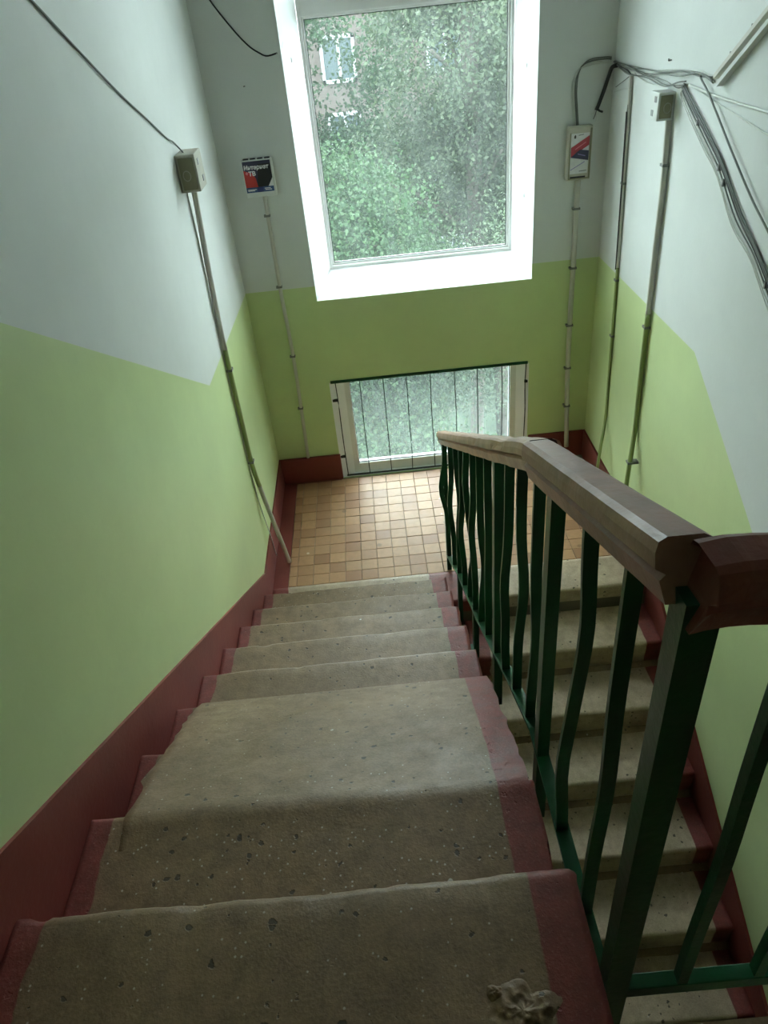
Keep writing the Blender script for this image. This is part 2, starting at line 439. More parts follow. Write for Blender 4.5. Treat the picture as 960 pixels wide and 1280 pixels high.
# mortar fill that levels the two worn steps under the top one into a slope
nx, ny = 60, 26; v, f = [], []
for i in range(nx + 1):
    x = .078 + (W - .006 - .078) * i / nx
    for j in range(ny + 1):
        t = j / ny; y = -2.19 + t * (2.19 - 1.498)
        if y < -2.115: z = 8 * RISE + .0035 * (y + 2.19) / .075
        else:
            q = (y + 2.115) / (2.115 - 1.498); z = 8 * RISE + .0035 - q * 2 * RISE + .009 * math.sin(math.pi * q) + .004
        P = Vector((x, y, z)); P.z += noise.noise(P * 9) * .006 * min(1, 6 * t, 6 * (1 - t)) + noise.noise(P * 40) * .0012
        if i in (0, nx): P.x += noise.noise(P * 22) * (.009 if i else .022) + (0 if i else noise.noise(P * 60) * .010)
        if i == 0: P.z -= .012
        v.append(P)
for i in range(nx):
    for j in range(ny): a = i * (ny + 1) + j; f.append((a, a + ny + 1, a + ny + 2, a + 1))
o = mesh('mortar_fill', v, f, M['con_fill'], lf, smooth=True)
# bottom slab of the flight
prism_x('stair_slab', .0107, W - .012, [(-.02, .0), (-.34, .172), (-2.75, 1.545 - .16), (-2.75, 1.20), (-.30, -.14), (-.03, -.14)], M['con_plain'], lf)
# mortar lumps stuck on the top step
def lump(cx, cy, z, rx, ry, h, seed):
    v, f = [], []; nr, na = 16, 60
    for i in range(nr + 1):
        for a in range(na):
            t = i / nr; ang = 2 * math.pi * a / na
            rr = t * (1 + .35 * noise.noise(Vector((math.cos(ang) * 1.6, math.sin(ang) * 1.6, seed))))
            P = Vector((cx + rx * rr * math.cos(ang), cy + ry * rr * math.sin(ang), z))
            P.z += h * (1 - t ** 3) * (.55 + .55 * noise.noise(P * 45 + Vector((seed, 0, 0))) + .35 * noise.noise(P * 110)) + abs(noise.noise(P * 190)) * .007 * (1 - t)
            v.append(P)
    for i in range(nr):
        for a in range(na): b = (a + 1) % na; f.append((i * na + a, i * na + b, (i + 1) * na + b, (i + 1) * na + a))
    return mesh('mortar_lump', v, f, M['con_plain'], lf, smooth=True)
lump(.905, -2.630, 1.543, .060, .044, .011, 2.0); lump(.80, -2.665, 1.543, .055, .022, .013, 5.0); lump(.865, -2.60, 1.544, .016, .012, .010, 8.0)
lump(.70, -2.685, 1.543, .05, .016, .012, 11.0)

rf = empty('stair_flight.001', (1.66, -1.3, -1.72), 'lower concrete stair flight seen through the green balusters, beside the right wall', 'stairs')
XR0 = 1.135
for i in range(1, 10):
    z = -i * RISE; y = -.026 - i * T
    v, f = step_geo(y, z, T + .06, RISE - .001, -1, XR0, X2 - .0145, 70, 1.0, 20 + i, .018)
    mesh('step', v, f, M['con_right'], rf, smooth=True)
prism_x('stair_slab', XR0 + .012, X2 - .016, [(-.05, -.175), (-.35, -.345), (-2.7, -1.69), (-2.3, -1.72), (-.05, -.42)], M['con_plain'], rf)
tag(box('floor.001', (0, YB, 1.39), (W + .045, -2.79, 1.5445), M['con_plain']), kind='structure')
tag(box('floor.002', (W + .045, YB, 1.39), (X2, -2.665, 1.5445), M['con_plain']), kind='structure')
tag(box('floor.003', (0, YB, ZB), (X2, YW, ZB + .02), M['con_plain']), kind='structure')

# ------------------------------------------------------------------ windows
def ring(name, o_, i_, y0, y1, mat, parent):
    (ax, az, bx, bz), (cx, cz, dx, dz) = o_, i_
    v = []
    for y, rects in ((y0, o_), (y1, i_)):
        a, b, c, d = rects; v += [(a, y, b), (c, y, b), (c, y, d), (a, y, d)]
    f = [(k, (k + 1) % 4, 4 + (k + 1) % 4, 4 + k) for k in range(4)]
    return mesh(name, v, f, mat, parent, recalc=False)
def frame_ring(name, x0, z0, x1, z1, wd, y0, y1, mat, parent, bottom=None, bevel=.004):
    bm = bmesh.new(); b = bottom or wd
    box_bm(bm, (x0, y0, z0), (x0 + wd, y1, z1), bevel); box_bm(bm, (x1 - wd, y0, z0), (x1, y1, z1), bevel)
    box_bm(bm, (x0 + wd - .002, y0, z0), (x1 - wd + .002, y1, z0 + b), bevel); box_bm(bm, (x0 + wd - .002, y0, z1 - wd), (x1 - wd + .002, y1, z1), bevel)
    return from_bm(name, bm, mat, parent)
def pane_unit(win, x0, z0, x1, z1, y, gm):
    bm = bmesh.new(); g_ = .006
    for lo, hi in (((x0, y - .012, z0), (x0 + g_, y, z1)), ((x1 - g_, y - .012, z0), (x1, y, z1)), ((x0, y - .012, z0), (x1, y, z0 + g_)), ((x0, y - .012, z1 - g_), (x1, y, z1))):
        box_bm(bm, lo, hi)
    from_bm('gasket', bm, M['gasket'], win)
    box('pane', (x0 + .001, y, z0 + .001), (x1 - .001, y + .004, z1 - .001), gm, win)

w1 = empty('window_1', (1.11, YW + .17, 1.46), kind='structure')
D1 = .36
ring('reveal', (.435, 1.322, 1.785, 3.66), (.521, 1.402, 1.728, 3.60), YW, YW + D1, M['reveal'], w1)
frame_ring('frame', .519, 1.398, 1.730, 3.605, .022, YW + D1, YW + D1 + .075, M['frame'], w1)
box('transom', (.538, YW + D1 + .003, 2.785), (1.711, YW + D1 + .072, 2.862), M['frame'], w1, bevel=.006)
frame_ring('sash', .540, 1.418, 1.709, 2.787, .015, YW + D1 + .020, YW + D1 + .060, M['frame'], w1, bevel=.004)
frame_ring('sash', .540, 2.860, 1.709, 3.584, .030, YW + D1 + .010, YW + D1 + .060, M['frame'], w1, bevel=.006)
pane_unit(w1, .553, 1.431, 1.696, 2.774, YW + D1 + .040, M['glass'])
pane_unit(w1, .568, 2.888, 1.681, 3.556, YW + D1 + .040, M['glass'])
ring('outer_reveal', (.519, 1.408, 1.730, 3.605), (.50, 1.30, 1.75, 3.62), YW + D1 + .075, YW + D1 + .16, M['ledge'], w1)
w2 = empty('window_2', (1.11, YW + .12, 0), kind='structure')
D2 = .055
ring('reveal', (.435, 0.0, 1.785, .758), (.530, -.001, 1.708, .80), YW, YW + D2, M['reveal'], w2)
frame_ring('frame', .525, -.012, 1.712, .86, .044, YW + D2, YW + D2 + .06, M['frame'], w2, bottom=.084)
pane_unit(w2, .565, .070, 1.670, .82, YW + D2 + .025, M['glass_low'])
ring('outer_reveal', (.525, -.012, 1.712, .86), (.50, -.40, 1.73, .87), YW + D2 + .06, YW + .45, M['ledge'], w2)

# small paint-chip marks and screws on the right reveal
chips = empty('reveal_marks_holder', (0, 0, 0)); bpy.data.objects.remove(chips)
def chip(cx, y, z, r, nrm_x):
    pts = []
    for a in range(7):
        an = 2 * math.pi * a / 7; rr = r * random.uniform(.6, 1.2)
        pts.append((math.cos(an) * rr, math.sin(an) * rr * 1.5))
    v = []
    for d in (0, .002):
        for a, b in pts:
            yy = y + a; v.append((cx - nrm_x * (yy - YW) * (.158 if nrm_x > 0 else .239) - nrm_x * d, yy, z + b))
    f = [tuple(range(7, 14))] + [(i, (i + 1) % 7, 7 + (i + 1) % 7, 7 + i) for i in range(7)]
    mesh('screw_cap', v, f, M['ink_grey'], w1)
chip(1.785, YW + .16, 2.46, .009, 1); chip(1.785, YW + .16, 1.78, .009, 1); chip(.435, YW + .16, 2.60, .009, -1)

# grille in front of the low window
gr = empty('window_grille', (1.11, YW + .012, 0.0), 'thin dark green metal grille with nine upright rods over the low window', 'grille')
GY = YW + .010
for i in range(9):
    x = .474 + i * .1612 + random.uniform(-.004, .004)
    pts = [(x + random.uniform(-.003, .003), GY + random.uniform(-.002, .002), z) for z in (.012, .2, .4, .6, .765)]
    tube('rod', pts, .0035, M['ironblack'], gr, 6, 4)
box('top_rail', (.445, GY - .016, .752), (1.775, GY + .006, .772), M['greenmetal'], gr, .002)
box('bottom_rail', (.470, GY - .005, .004), (1.765, GY + .004, .014), M['ironblack'], gr, .001)
for x0, x1, z in ((.437, .478, .62), (.437, .478, .17), (1.757, 1.784, .62), (1.757, 1.784, .17)):
    box('bracket', (x0, GY - .006, z - .010), (x1, GY + .006, z + .010), M['ironblack'], gr, .002)

# ------------------------------------------------------------------ railing
rail = empty('stair_railing', (1.08, -1.2, 0.05), 'green steel balustrade with a red-brown wooden handrail between the two flights', 'railing')
RX = 1.083
def lerp_tab(tab, y):
    for (a, za), (b, zb) in zip(tab, tab[1:]):
        if a >= y >= b or a <= y <= b: return za + (zb - za) * (y - a) / (b - a)
    return tab[0][1] if abs(y - tab[0][0]) < abs(y - tab[-1][0]) else tab[-1][1]
HT = [(.38, .885), (-1.334, 1.832), (-1.875, 2.135), (-2.53, 2.400)]      # handrail top
BT = [(.25, .110), (-.30, .445), (-.965, .775), (-1.618, 1.155), (-1.93, 1.318), (-2.56, 1.335)]
HH = .062
def hz(y): return lerp_tab(HT, y) - HH - .006
def bz(y): return lerp_tab(BT, y)
def vbar(name, y, z0, z1, sx_, sy2, bends=(), mat=None, x=RX):
    """upright bar, bent sideways: bends = (t, dx, dy)"""
    n = 14; v, f = [], []
    for i in range(n + 1):
        t = i / n; dx = dy = 0
        for (tb, bx, by) in bends:
            g_ = math.exp(-((t - tb) / .16) ** 2); dx += bx * g_; dy += by * g_
        z = z0 + (z1 - z0) * t
        for a, b in ((-1, -1), (1, -1), (1, 1), (-1, 1)):
            v.append((x + dx + a * sx_ / 2, y + dy + b * sy2 / 2, z))
    for i in range(n):
        for j in range(4): k = (j + 1) % 4; f.append((i * 4 + j, i * 4 + k, i * 4 + 4 + k, i * 4 + 4 + j))
    f += [(0, 1, 2, 3), tuple(n * 4 + j for j in range(4))]
    return mesh(name, v, f, mat or M['greenmetal'], rail)
bals = [(.22, [(.62, -.030, 0)]), (-.08, [(.5, -.012, .02)]), (-.31, [(.6, .010, -.01)]), (-.52, [(.4, -.012, .015)]), (-.70, [(.35, .014, -.02), (.8, -.008, 0)]),
        (-.87, [(.5, -.008, .02)]), (-1.03, [(.35, .014, 0)]), (-1.20, [(.6, .004, .01)]), (-1.55, [(.45, -.010, 0), (.15, -.006, 0)]), (-1.70, [(.5, .012, 0)]),
        (-1.87, [(.35, .008, 0)]), (-2.205, [(.70, .010, 0), (.25, -.012, 0)]), (-2.39, [(.45, .006, 0)])]
for y, b in bals:
    vbar('baluster', y, bz(y) + .004, hz(y) + .004, .025, .011, b)
for y, z1, z0 in ((-1.387, None, bz(-1.387) - .25), (-2.00, None, bz(-2.0) - .26)):
    vbar('post', y, z0, hz(y) + .004, .028, .036)
vbar('post', -2.552, 1.06, 2.345, .040, .036)
vbar('post', .262, -.002, hz(.262) + .004, .026, .026)
vbar('stub_post', -.85, .44, bz(-.85), .022, .045); vbar('stub_post', -.28, .10, bz(-.28), .022, .04)
# fixing plates welding the posts to the flight edge
for y, z in ((-1.387, .82), (-2.00, 1.14), (-.85, .48), (-.28, .14), (-2.552, 1.36)):
    box('fixing_plate', (W - .014, y - .022, z - .022), (RX - .010, y + .022, z + .004), M['greenmetal'], rail, .002)
def path(tab, y0, y1, n):
    return [Vector((RX, y0 + (y1 - y0) * i / n, lerp_tab(tab, y0 + (y1 - y0) * i / n))) for i in range(n + 1)]
v, f = sweep_geo([Vector((RX, y, z)) for y, z in BT], rect(.032, .009)); mesh('bottom_rail', v, f, M['greenmetal'], rail)
# flat strip under the wood
for nm, ya, yb in (('top_strip', .36, -1.85), ('top_strip', -1.90, -2.53)):
    pts = [p + Vector((0, 0, -HH - .002)) for p in path(HT, ya, yb, 40)]
    v, f = sweep_geo(pts, rect(.036, .005)); mesh(nm, v, f, M['greenmetal'], rail)
# wooden handrail: chamfered section, worn and dented
def rail_section(w_, h_):
    c = .013
    return [(-w_ / 2 + .010, -h_), (w_ / 2 - .010, -h_), (w_ / 2 - .004, -h_ * .64), (w_ / 2 - .011, -h_ * .55), (w_ / 2, -h_ * .46), (w_ / 2, -c * 1.3), (w_ / 2 - c * .28, -c * .38), (w_ / 2 - c, 0),
            (-w_ / 2 + c, 0), (-w_ / 2 + c * .28, -c * .38), (-w_ / 2, -c * 1.3), (-w_ / 2, -h_ * .46), (-w_ / 2 + .011, -h_ * .55), (-w_ / 2 + .003, -h_ * .64)]
def wood(name, pts, w_, h_, mat, wear, seed, end_cut=None, start_cut=None, up=Vector((0, 0, 1)), label=None):
    sec = rail_section(w_, h_); v, f = sweep_geo(pts, sec, up); n = len(sec)
    for i in range(len(pts)):
        for j in range(n):
            P = v[i * n + j]; q = P + Vector((seed, 0, 0))
            g_ = max(0, noise.noise(q * 7) - .12) * wear if j in (5, 6, 7, 8, 9, 10) else 0
            nrm = (P - (pts[i] + Vector((0, 0, -h_ / 2)))); nrm.normalize()
            v[i * n + j] = P - nrm * g_ + Vector((noise.noise(q * 14), noise.noise(q * 15 + Vector((3, 0, 0))), noise.noise(q * 13))) * wear * .12
    for j in range(n):
        if end_cut: v[(len(pts) - 1) * n + j] += end_cut(v[(len(pts) - 1) * n + j])
        if start_cut: v[j] += start_cut(v[j])
    o = mesh(name, v, f, mat, rail)
    if label: o['label'] = label
    return o
CX = 1.078; YC = -2.550
farp = [Vector((CX + .010, p.y, p.z)) for p in path(HT, .385, -1.868, 70)]
wood('handrail', farp, .066, HH + .004, M['handrail_tan'], .020, 1.0, label='worn tan lower length of wooden handrail')
NE = -2.520
nearp = [Vector((CX - .004, p.y, p.z)) for p in path(HT, -1.868, NE, 44)]
near = wood('handrail', nearp, .064, HH + .012, M['handrail'], .006, 4.0, label='smooth brown upper length of wooden handrail')
guardp = [Vector((1.052 + (X2 - 1.052 - .004) * i / 40, -2.558 + .004 * math.sin(i * .5), 2.400 - .010 * i / 40 + .002 * math.sin(i * .9))) for i in range(41)]
wood('handrail', guardp, .064, .088, M['handrail_dark'], .016, 9.0, start_cut=lambda P: Vector((.010 + max(0, P.z - 2.325) * .55, 0, 0)), label='dark red length of handrail guarding the landing')
# joint lines
for y in (-1.868,):
    pts = [Vector((CX + .003, y + d, lerp_tab(HT, y + d) + .0008)) for d in (-.003, .003)]
    sec = rail_section(.0665, HH + .011); v, f = sweep_geo(pts, sec); mesh('joint', v, f, M['groove'], rail)
# landing guard: bottom rail and balusters to the right wall
box('bottom_rail', (RX + .012, YC - .012, 1.372), (X2 - .002, YC + .014, 1.405), M['greenmetal'], rail, .002)
for i in range(7):
    x = 1.205 + i * .135
    vbar('baluster', YC, 1.40, 2.342, .018, .020, [(random.uniform(.3, .7), random.uniform(-.01, .01), 0)], x=x)
v, f = sweep_geo([Vector((RX, YC, 2.336)), Vector((X2 - .003, YC, 2.326))], rect(.036, .005)); mesh('top_strip', v, f, M['greenmetal'], rail)

# ------------------------------------------------------------------ wall boxes
def text(name, s, size, x, y, z, mat, parent, bold=0.0, shear=0.0):
    cu = bpy.data.curves.new(name, 'FONT'); cu.body = s; cu.size = size; cu.offset = bold; cu.shear = shear; cu.extrude = .0003
    cu.resolution_u = 2
    t = bpy.data.objects.new(name, cu); COL.objects.link(t)
    dg = bpy.context.evaluated_depsgraph_get(); me = bpy.data.meshes.new_from_object(t.evaluated_get(dg))
    bpy.data.objects.remove(t)
    me.transform(Matrix.Translation((x, y, z)) @ Matrix.Rotation(math.pi / 2, 4, 'X'))
    return put(name, me, parent, mat)
def flat(name, pts, y, mat, parent, th=.0006):
    n = len(pts); v = [(a, y, b) for a, b in pts] + [(a, y + th, b) for a, b in pts]
    f = [tuple(range(n)), tuple(range(2 * n - 1, n - 1, -1))] + [(i, (i + 1) % n, n + (i + 1) % n, n + i) for i in range(n)]
    return mesh(name, v, f, mat, parent)
# left: white distribution box with printed front
bx0, bx1, bz0, bz1, by = .128, .300, 1.972, 2.166, YW - .045
ib = empty('distribution_box', ((bx0 + bx1) / 2, YW - .02, bz0), 'square white wall box with a red and black printed front left of the window', 'box')
box('body', (bx0, by, bz0), (bx1, YW - .0005, bz1), M['boxwhite'], ib, .004)
pl, pr, pb, pt = bx0 + .006, bx1 - .010, bz0 + .026, bz1 - .006
def Q(u, v_): return (pl + (pr - pl) * u, pb + (pt - pb) * v_)
y_ = by - .0008
flat('printed_sheet', [Q(0, 0), Q(1, 0), Q(1, 1), Q(0, 1)], y_, M['ink_navy'], ib)
flat('print_panel', [Q(.42, .17), Q(.80, .17), Q(1, .45), Q(1, .9), Q(.55, .9)], y_ - .0007, M['ink_black'], ib)
flat('print_panel', [Q(0, .17), Q(.44, .17), Q(.40, .45), Q(.30, .62), Q(0, .72)], y_ - .0014, M['ink_red'], ib)
flat('print_panel', [Q(.82, .17), Q(1, .17), Q(1, .44)], y_ - .0014, M['ink_white'], ib)
flat('print_panel', [Q(0, 0), Q(1, 0), Q(1, .17), Q(0, .17)], y_ - .0014, M['ink_blue'], ib)
flat('print_panel', [Q(.40, 0), Q(.62, 0), Q(.62, .17), Q(.40, .17)], y_ - .0021, M['ink_deep'], ib)
for u0, u1, v0 in ((.05, .37, .085), (.05, .30, .05), (.66, .88, .10), (.68, .92, .055)):
    flat('print_line', [Q(u0, v0), Q(u1, v0), Q(u1, v0 + .022), Q(u0, v0 + .022)], y_ - .0021, M['ink_white'], ib)
tx, tz = Q(.025, .745); text('lettering', 'Интернет', .0300, tx, y_ - .0024, tz, M['ink_white'], ib, .0011, .12)
tx, tz = Q(.17, .545); text('lettering', 'ТВ', .031, tx, y_ - .0024, tz, M['ink_white'], ib, .0012, .0)
tx, tz = Q(.055, .56); text('lettering', '+', .032, tx, y_ - .0024, tz, M['ink_pink'], ib, .0010, .0)
for i in range(4):
    x = bx0 + .012 + i * .04; box('cable_gland', (x, by + .010, bz1 - .001), (x + .030, by + .030, bz1 + .006), M['ink_black'], ib, .002)
# right: tall narrow box with advert
cx0, cx1, cz0, cz1, cyb = 1.955, 2.092, 1.882, 2.160, YW - .05
rb = empty('distribution_box.001', ((cx0 + cx1) / 2, YW - .02, cz0), 'tall narrow cream wall box with red and navy printed ribbon right of the window', 'box')
box('body', (cx0, cyb, cz0), (cx1, YW - .0005, cz1), M['boxcream'], rb, .006)
frm = bmesh.new()
box_bm(frm, (cx0 + .010, cyb - .004, cz0 + .008), (cx0 + .016, cyb + .002, cz1 - .03)); box_bm(frm, (cx1 - .014, cyb - .006, cz0 + .008), (cx1 - .006, cyb + .002, cz1 - .012))
box_bm(frm, (cx0 + .016, cyb - .004, cz0 + .008), (cx1 - .014, cyb + .002, cz0 + .014))
from_bm('holder_frame', frm, M['boxlid'], rb)
pl, pr, pb, pt = cx0 + .017, cx1 - .018, cz0 + .036, cz1 - .034; y_ = cyb - .0008
flat('printed_sheet', [Q(0, 0), Q(1, 0), Q(1, 1), Q(0, 1)], y_, M['ink_white'], rb)
flat('print_ribbon', [Q(.02, .42), Q(.02, .66), Q(1, .93), Q(1, .70), Q(.45, .545)], y_ - .0007, M['ink_crimson'], rb)
flat('print_ribbon', [Q(.02, .42), Q(.5, .60), Q(1, .56), Q(1, .32)], y_ - .0014, M['ink_navy'], rb)
flat('print_ribbon', [Q(.03, .11), Q(.8, .30), Q(.82, .285), Q(.05, .095)], y_ - .0007, M['ink_violet'], rb)
flat('print_line', [Q(.25, .60), Q(.82, .76), Q(.82, .785), Q(.25, .625)], y_ - .0014, M['ink_pink'], rb)
flat('print_line', [Q(.40, .485), Q(.82, .425), Q(.82, .45), Q(.40, .51)], y_ - .0021, M['ink_violet'], rb)
flat('print_mark', [Q(.16, .88), Q(.26, .88), Q(.26, .94), Q(.22, .97), Q(.16, .94)], y_ - .0007, M['ink_black'], rb)
flat('print_line', [Q(.40, .94), Q(.68, .955), Q(.68, .975), Q(.40, .96)], y_ - .0007, M['ink_grey'], rb)
flat('print_line', [Q(.52, .05), Q(.94, .06), Q(.94, .08), Q(.52, .07)], y_ - .0007, M['ink_grey'], rb)
box('slot', (cx0 + .02, cyb - .004, cz0 + .014), (cx1 - .030, cyb + .002, cz0 + .022), M['ink_black'], rb)
# junction boxes on the side walls
def junction(name, label, y0, y1, z0, z1, xw, s, dep, mat, lidmat):
    j = empty(name, (xw + s * dep / 2, (y0 + y1) / 2, z0), label, 'junction box')
    a, b = sorted((xw + s * .0005, xw + s * dep))
    box('body', (a, y0, z0), (b, y1, z1), mat, j, .004)
    l = .004; a, b = sorted((xw + s * .012, xw + s * (dep - .009)))
    box('lid', (a, y0 - .003, z0 + .010), (b, y0 + .001, z1 - .012), lidmat, j, .003)       # face towards the stairs
    cz, cx = z0 + (z1 - z0) * .45, xw + s * dep * .45
    pts = [Vector((cx + .016 * math.cos(t), y0 - .004, cz + .020 * math.sin(t))) for t in [2 * math.pi * i / 24 for i in range(25)]]
    v, f = sweep_geo(pts, circ(.0022, 5), Vector((0, 1, 0))); mesh('knockout', v, f, M['boxgrey'], j)
    for k in range(2):
        bm = bmesh.new()
        yy = y0 + (y1 - y0) * (.35 + .3 * k); zz = z0 + (z1 - z0) * (.75 - .5 * k)
        xa, xb = sorted((xw + s * dep, xw + s * (dep + .002))); box_bm(bm, (xa, yy - .012, zz - .012), (xb, yy + .012, zz + .012))
        from_bm('paint_patch', bm, M['ink_grey'], j)
    return j
junction('junction_box', 'grimy metal junction box on the white left wall above its pipe', .34, .50, 2.225, 2.375, 0.0, 1, .085, M['boxgrey'], M['boxlid'])
junction('junction_box.001', 'small grey junction box high on the white right wall under loose wires', .50, .60, 2.282, 2.395, X2, -1, .075, M['boxwhite'], M['boxlid'])

# ------------------------------------------------------------------ conduits and cables
def conduit(name, pts, r, label, clips, wall, mat, split=None):
    """pts world points; clips = z heights; wall: 'L','B','R'; split: z under which the pipe is wall-green"""
    c = empty(name, (pts[-1][0], pts[-1][1], min(p[2] for p in pts)), label, 'conduit')
    if split:
        P = catmull(pts, 10); hi = [p for p in P if p.z >= split]; lo = [hi[-1]] + [p for p in P if p.z < split]
        segs = [('pipe', hi, mat), ('pipe', lo, M['pvcgreen'])]
        if wall == 'L':
            foot = [p for p in lo if p.z < .62]; lo2 = [p for p in lo if p.z >= .62]; segs[1] = ('pipe', lo2, M['pvcgreen']); segs.append(('pipe', [lo2[-1]] + foot, mat))
        for nm, q, m_ in segs:
            v, f = sweep_geo(q, circ(r, 10), Vector((0, 1, 0)) if wall != 'B' else Vector((1, 0, 0))); mesh(nm, v, f, m_, c, smooth=True)
    else:
        v, f = sweep_geo(catmull(pts, 8), circ(r, 10), Vector((0, 1, 0)) if wall != 'B' else Vector((1, 0, 0))); mesh('pipe', v, f, mat, c, smooth=True)
    P = catmull(pts, 16)
    for z in clips:
        p = min(P, key=lambda q: abs(q.z - z)); h = .006
        if wall == 'B':
            box('clip', (p.x - r - .010, p.y - r - .002, z - h), (p.x + r + .003, YW - .0005, z + h), M['clip'] if mat != M['pvcgreen'] else mat, c, .001)
        else:
            xa, xb = (.0005, p.x + r + .002) if wall == 'L' else (p.x - r - .002, X2 - .0005)
            box('clip', (xa, p.y - r - .003, z - h), (xb, p.y + r + .010, z + h), M['clip'], c, .001)
    return c
conduit('cable_conduit', [(.030, .455, 2.224), (.020, .435, 1.92), (.016, .40, 1.553), (.016, .40, 1.14), (.017, .405, .80), (.035, .43, .55), (.068, .46, .25), (.097, .474, .004)], .0135,
        'pale pipe down the left wall, its foot leaning out onto the floor', [1.36, .80], 'L', M['pvc'], 1.45)
conduit('cable_conduit.001', [(.224, YW - .012, 1.971), (.221, YW - .012, 1.433), (.229, YW - .012, .953), (.212, YW - .012, .205)], .0115,
        'pale pipe down the back wall beneath the red and black printed box', [1.86, 1.44, .98, .6], 'B', M['pvc'])
conduit('cable_conduit.002', [(2.034, YW - .016, 1.881), (2.037, YW - .016, 1.441), (2.038, YW - .016, 1.03), (2.045, YW - .016, .636), (2.060, YW - .045, .10)], .0155,
        'pale pipe down the back wall beneath the tall cream printed box', [1.72, 1.37, 1.0, .7, .42], 'B', M['pvc'])
conduit('cable_conduit.003', [(X2 - .010, 1.085, 2.41), (X2 - .010, 1.055, 2.02), (X2 - .010, 1.01, 1.47), (X2 - .010, .985, 1.02), (X2 - .011, .957, .545), (X2 - .055, .87, .36), (X2 - .09, .82, .002)], .0095,
        'thin pipe down the right wall nearest the window corner, black cable showing at its top', [1.91, 1.40, 1.07], 'R', M['pvc'], 1.43)
conduit('cable_conduit.004', [(X2 - .015, .515, 2.281), (X2 - .015, .485, 2.02), (X2 - .015, .475, 1.65), (X2 - .015, .465, 1.37), (X2 - .015, .455, 1.01), (X2 - .016, .44, .72), (X2 - .055, .36, .50), (X2 - .10, .26, .002)], .0135,
        'grey pipe down the right wall beneath the small grey junction box', [2.10, 1.33, .56], 'R', M['pvc'], 1.40)

def cable(name, pts, r, mat, label, cat='cable'):
    v, f = sweep_geo(catmull(pts, 7), circ(r, 6), Vector((.31, .2, 1)).normalized()); o = mesh(name, v, f, mat, None, smooth=True)
    return tag(o, label, cat)
cable('slanting_cable', [(.004, -.95, 2.985), (.004, -.826, 2.928), (.004, -.593, 2.82), (.005, -.389, 2.725), (.004, -.203, 2.645), (.005, .035, 2.55), (.004, .265, 2.457), (.008, .36, 2.425), (.03, .41, 2.374)], .0032,
      M['wiregrey'], 'thin grey cord slanting down the white left wall into the junction box', 'cord')
cable('wall_wire', [(.0035, .425, 2.226), (.0035, .425, 2.1), (.0035, .418, 1.9), (.0035, .392, 1.6), (.0035, .390, 1.2), (.0035, .394, .78), (.0035, .44, .48), (.0135, .48, .247), (.0135, .535, .02)], .0028,
      M['wirewhite'], 'thin white wire hugging the left wall just behind the leaning pipe', 'wire')
cable('hanging_cable', [(.06, YW - .004, 3.03), (.12, YW - .004, 2.902), (.206, YW - .004, 2.774), (.273, YW - .004, 2.695), (.327, YW - .004, 2.655), (.363, YW - .008, 2.641), (.415, YW + .0, 2.648)], .0042,
      M['wireblack'], 'black cable drooping across the upper back wall to the window edge', 'cable')
cable('looped_wire', [(.410, YW - .004, 2.646), (.437, YW + .02, 2.662), (.450, YW + .075, 2.71), (.449, YW + .075, 2.76), (.443, YW + .045, 2.80)], .0025,
      M['wirewhite'], 'thin white wire end curling on the left window reveal', 'wire')
sb = empty('cable_stub', (2.1, YW - .03, 2.22), 'thick black cable stub hanging in the corner with bare cut ends', 'cable')
v, f = sweep_geo(catmull([(X2 - .012, YW - .085, 2.437), (X2 - .026, YW - .045, 2.425), (2.160, YW - .032, 2.385), (2.141, YW - .034, 2.324), (2.12, YW - .034, 2.265), (2.106, YW - .034, 2.228)], 7), circ(.0105, 8), Vector((1, 0, 0))); mesh('sheath', v, f, M['wireblack'], sb, smooth=True)
for dx, dz, m_ in ((.020, -.030, 'wirewhite'), (-.026, -.010, 'wirewhite'), (.002, -.05, 'wirewhite'), (.034, -.004, 'wireblack'), (-.014, -.035, 'wiregrey')):
    tube('strand', [(2.108, YW - .034, 2.236), (2.107 + dx * .5, YW - .040, 2.226 + dz * .5), (2.106 + dx, YW - .036, 2.222 + dz)], .0026 if m_ != 'wireblack' else .006, M[m_], sb, 6, 4)
def bundle(name, label, routes, cat='cables'):
    zs = min(p[2] for r in routes for p in r[0]); b = empty(name, (routes[0][0][0][0], routes[0][0][0][1], zs), label, cat)
    for pts, r, mt in routes:
        v, f = sweep_geo(catmull(pts, 6), circ(r, 6), Vector((.31, .2, 1)).normalized()); mesh('wire', v, f, M[mt], b, smooth=True)
    return b
A = YW - .006
bundle('cable_arc', 'grey wires arching up from the tall cream box into the wall corner', [
    ([(2.001 + d, A, 2.158), (1.992 + d, A, 2.228), (1.981 + d, A, 2.325), (1.986 + d, A, 2.389 + d), (2.013 + d, A, 2.434 + d), (2.071, A, 2.452 + d), (2.144, A - .006, 2.455 + d), (2.172, A - .016, 2.452 + d)], r, mt)
    for d, r, mt in ((0, .004, 'wirewhite'), (.010, .004, 'wiregrey'), (-.009, .003, 'wirewhite'), (.018, .003, 'wiregrey'))])
B = X2 - .006
R_H = []
for k in range(9):
    jz = [random.uniform(-.022, .018) for _ in range(8)]; o_ = -.004 * (k % 3)
    base = [(1.375, 2.448), (1.15, 2.43), (.90, 2.44), (.66, 2.455), (.45, 2.465), (.25, 2.475), (.12, 2.482)] if k < 5 else [(1.36, 2.436), (1.12, 2.424), (.86, 2.418), (.62, 2.412), (.46, 2.425), (.38, 2.432)]
    R_H.append(([(B + o_, y, z + jz[i]) for i, (y, z) in enumerate(base)], random.choice((.0022, .003, .0035)), ('wirewhite', 'wiregrey', 'wiregrey')[k % 3]))
bundle('cable_tangle', 'tangle of thin loose wires strung along the top of the white right wall', R_H)
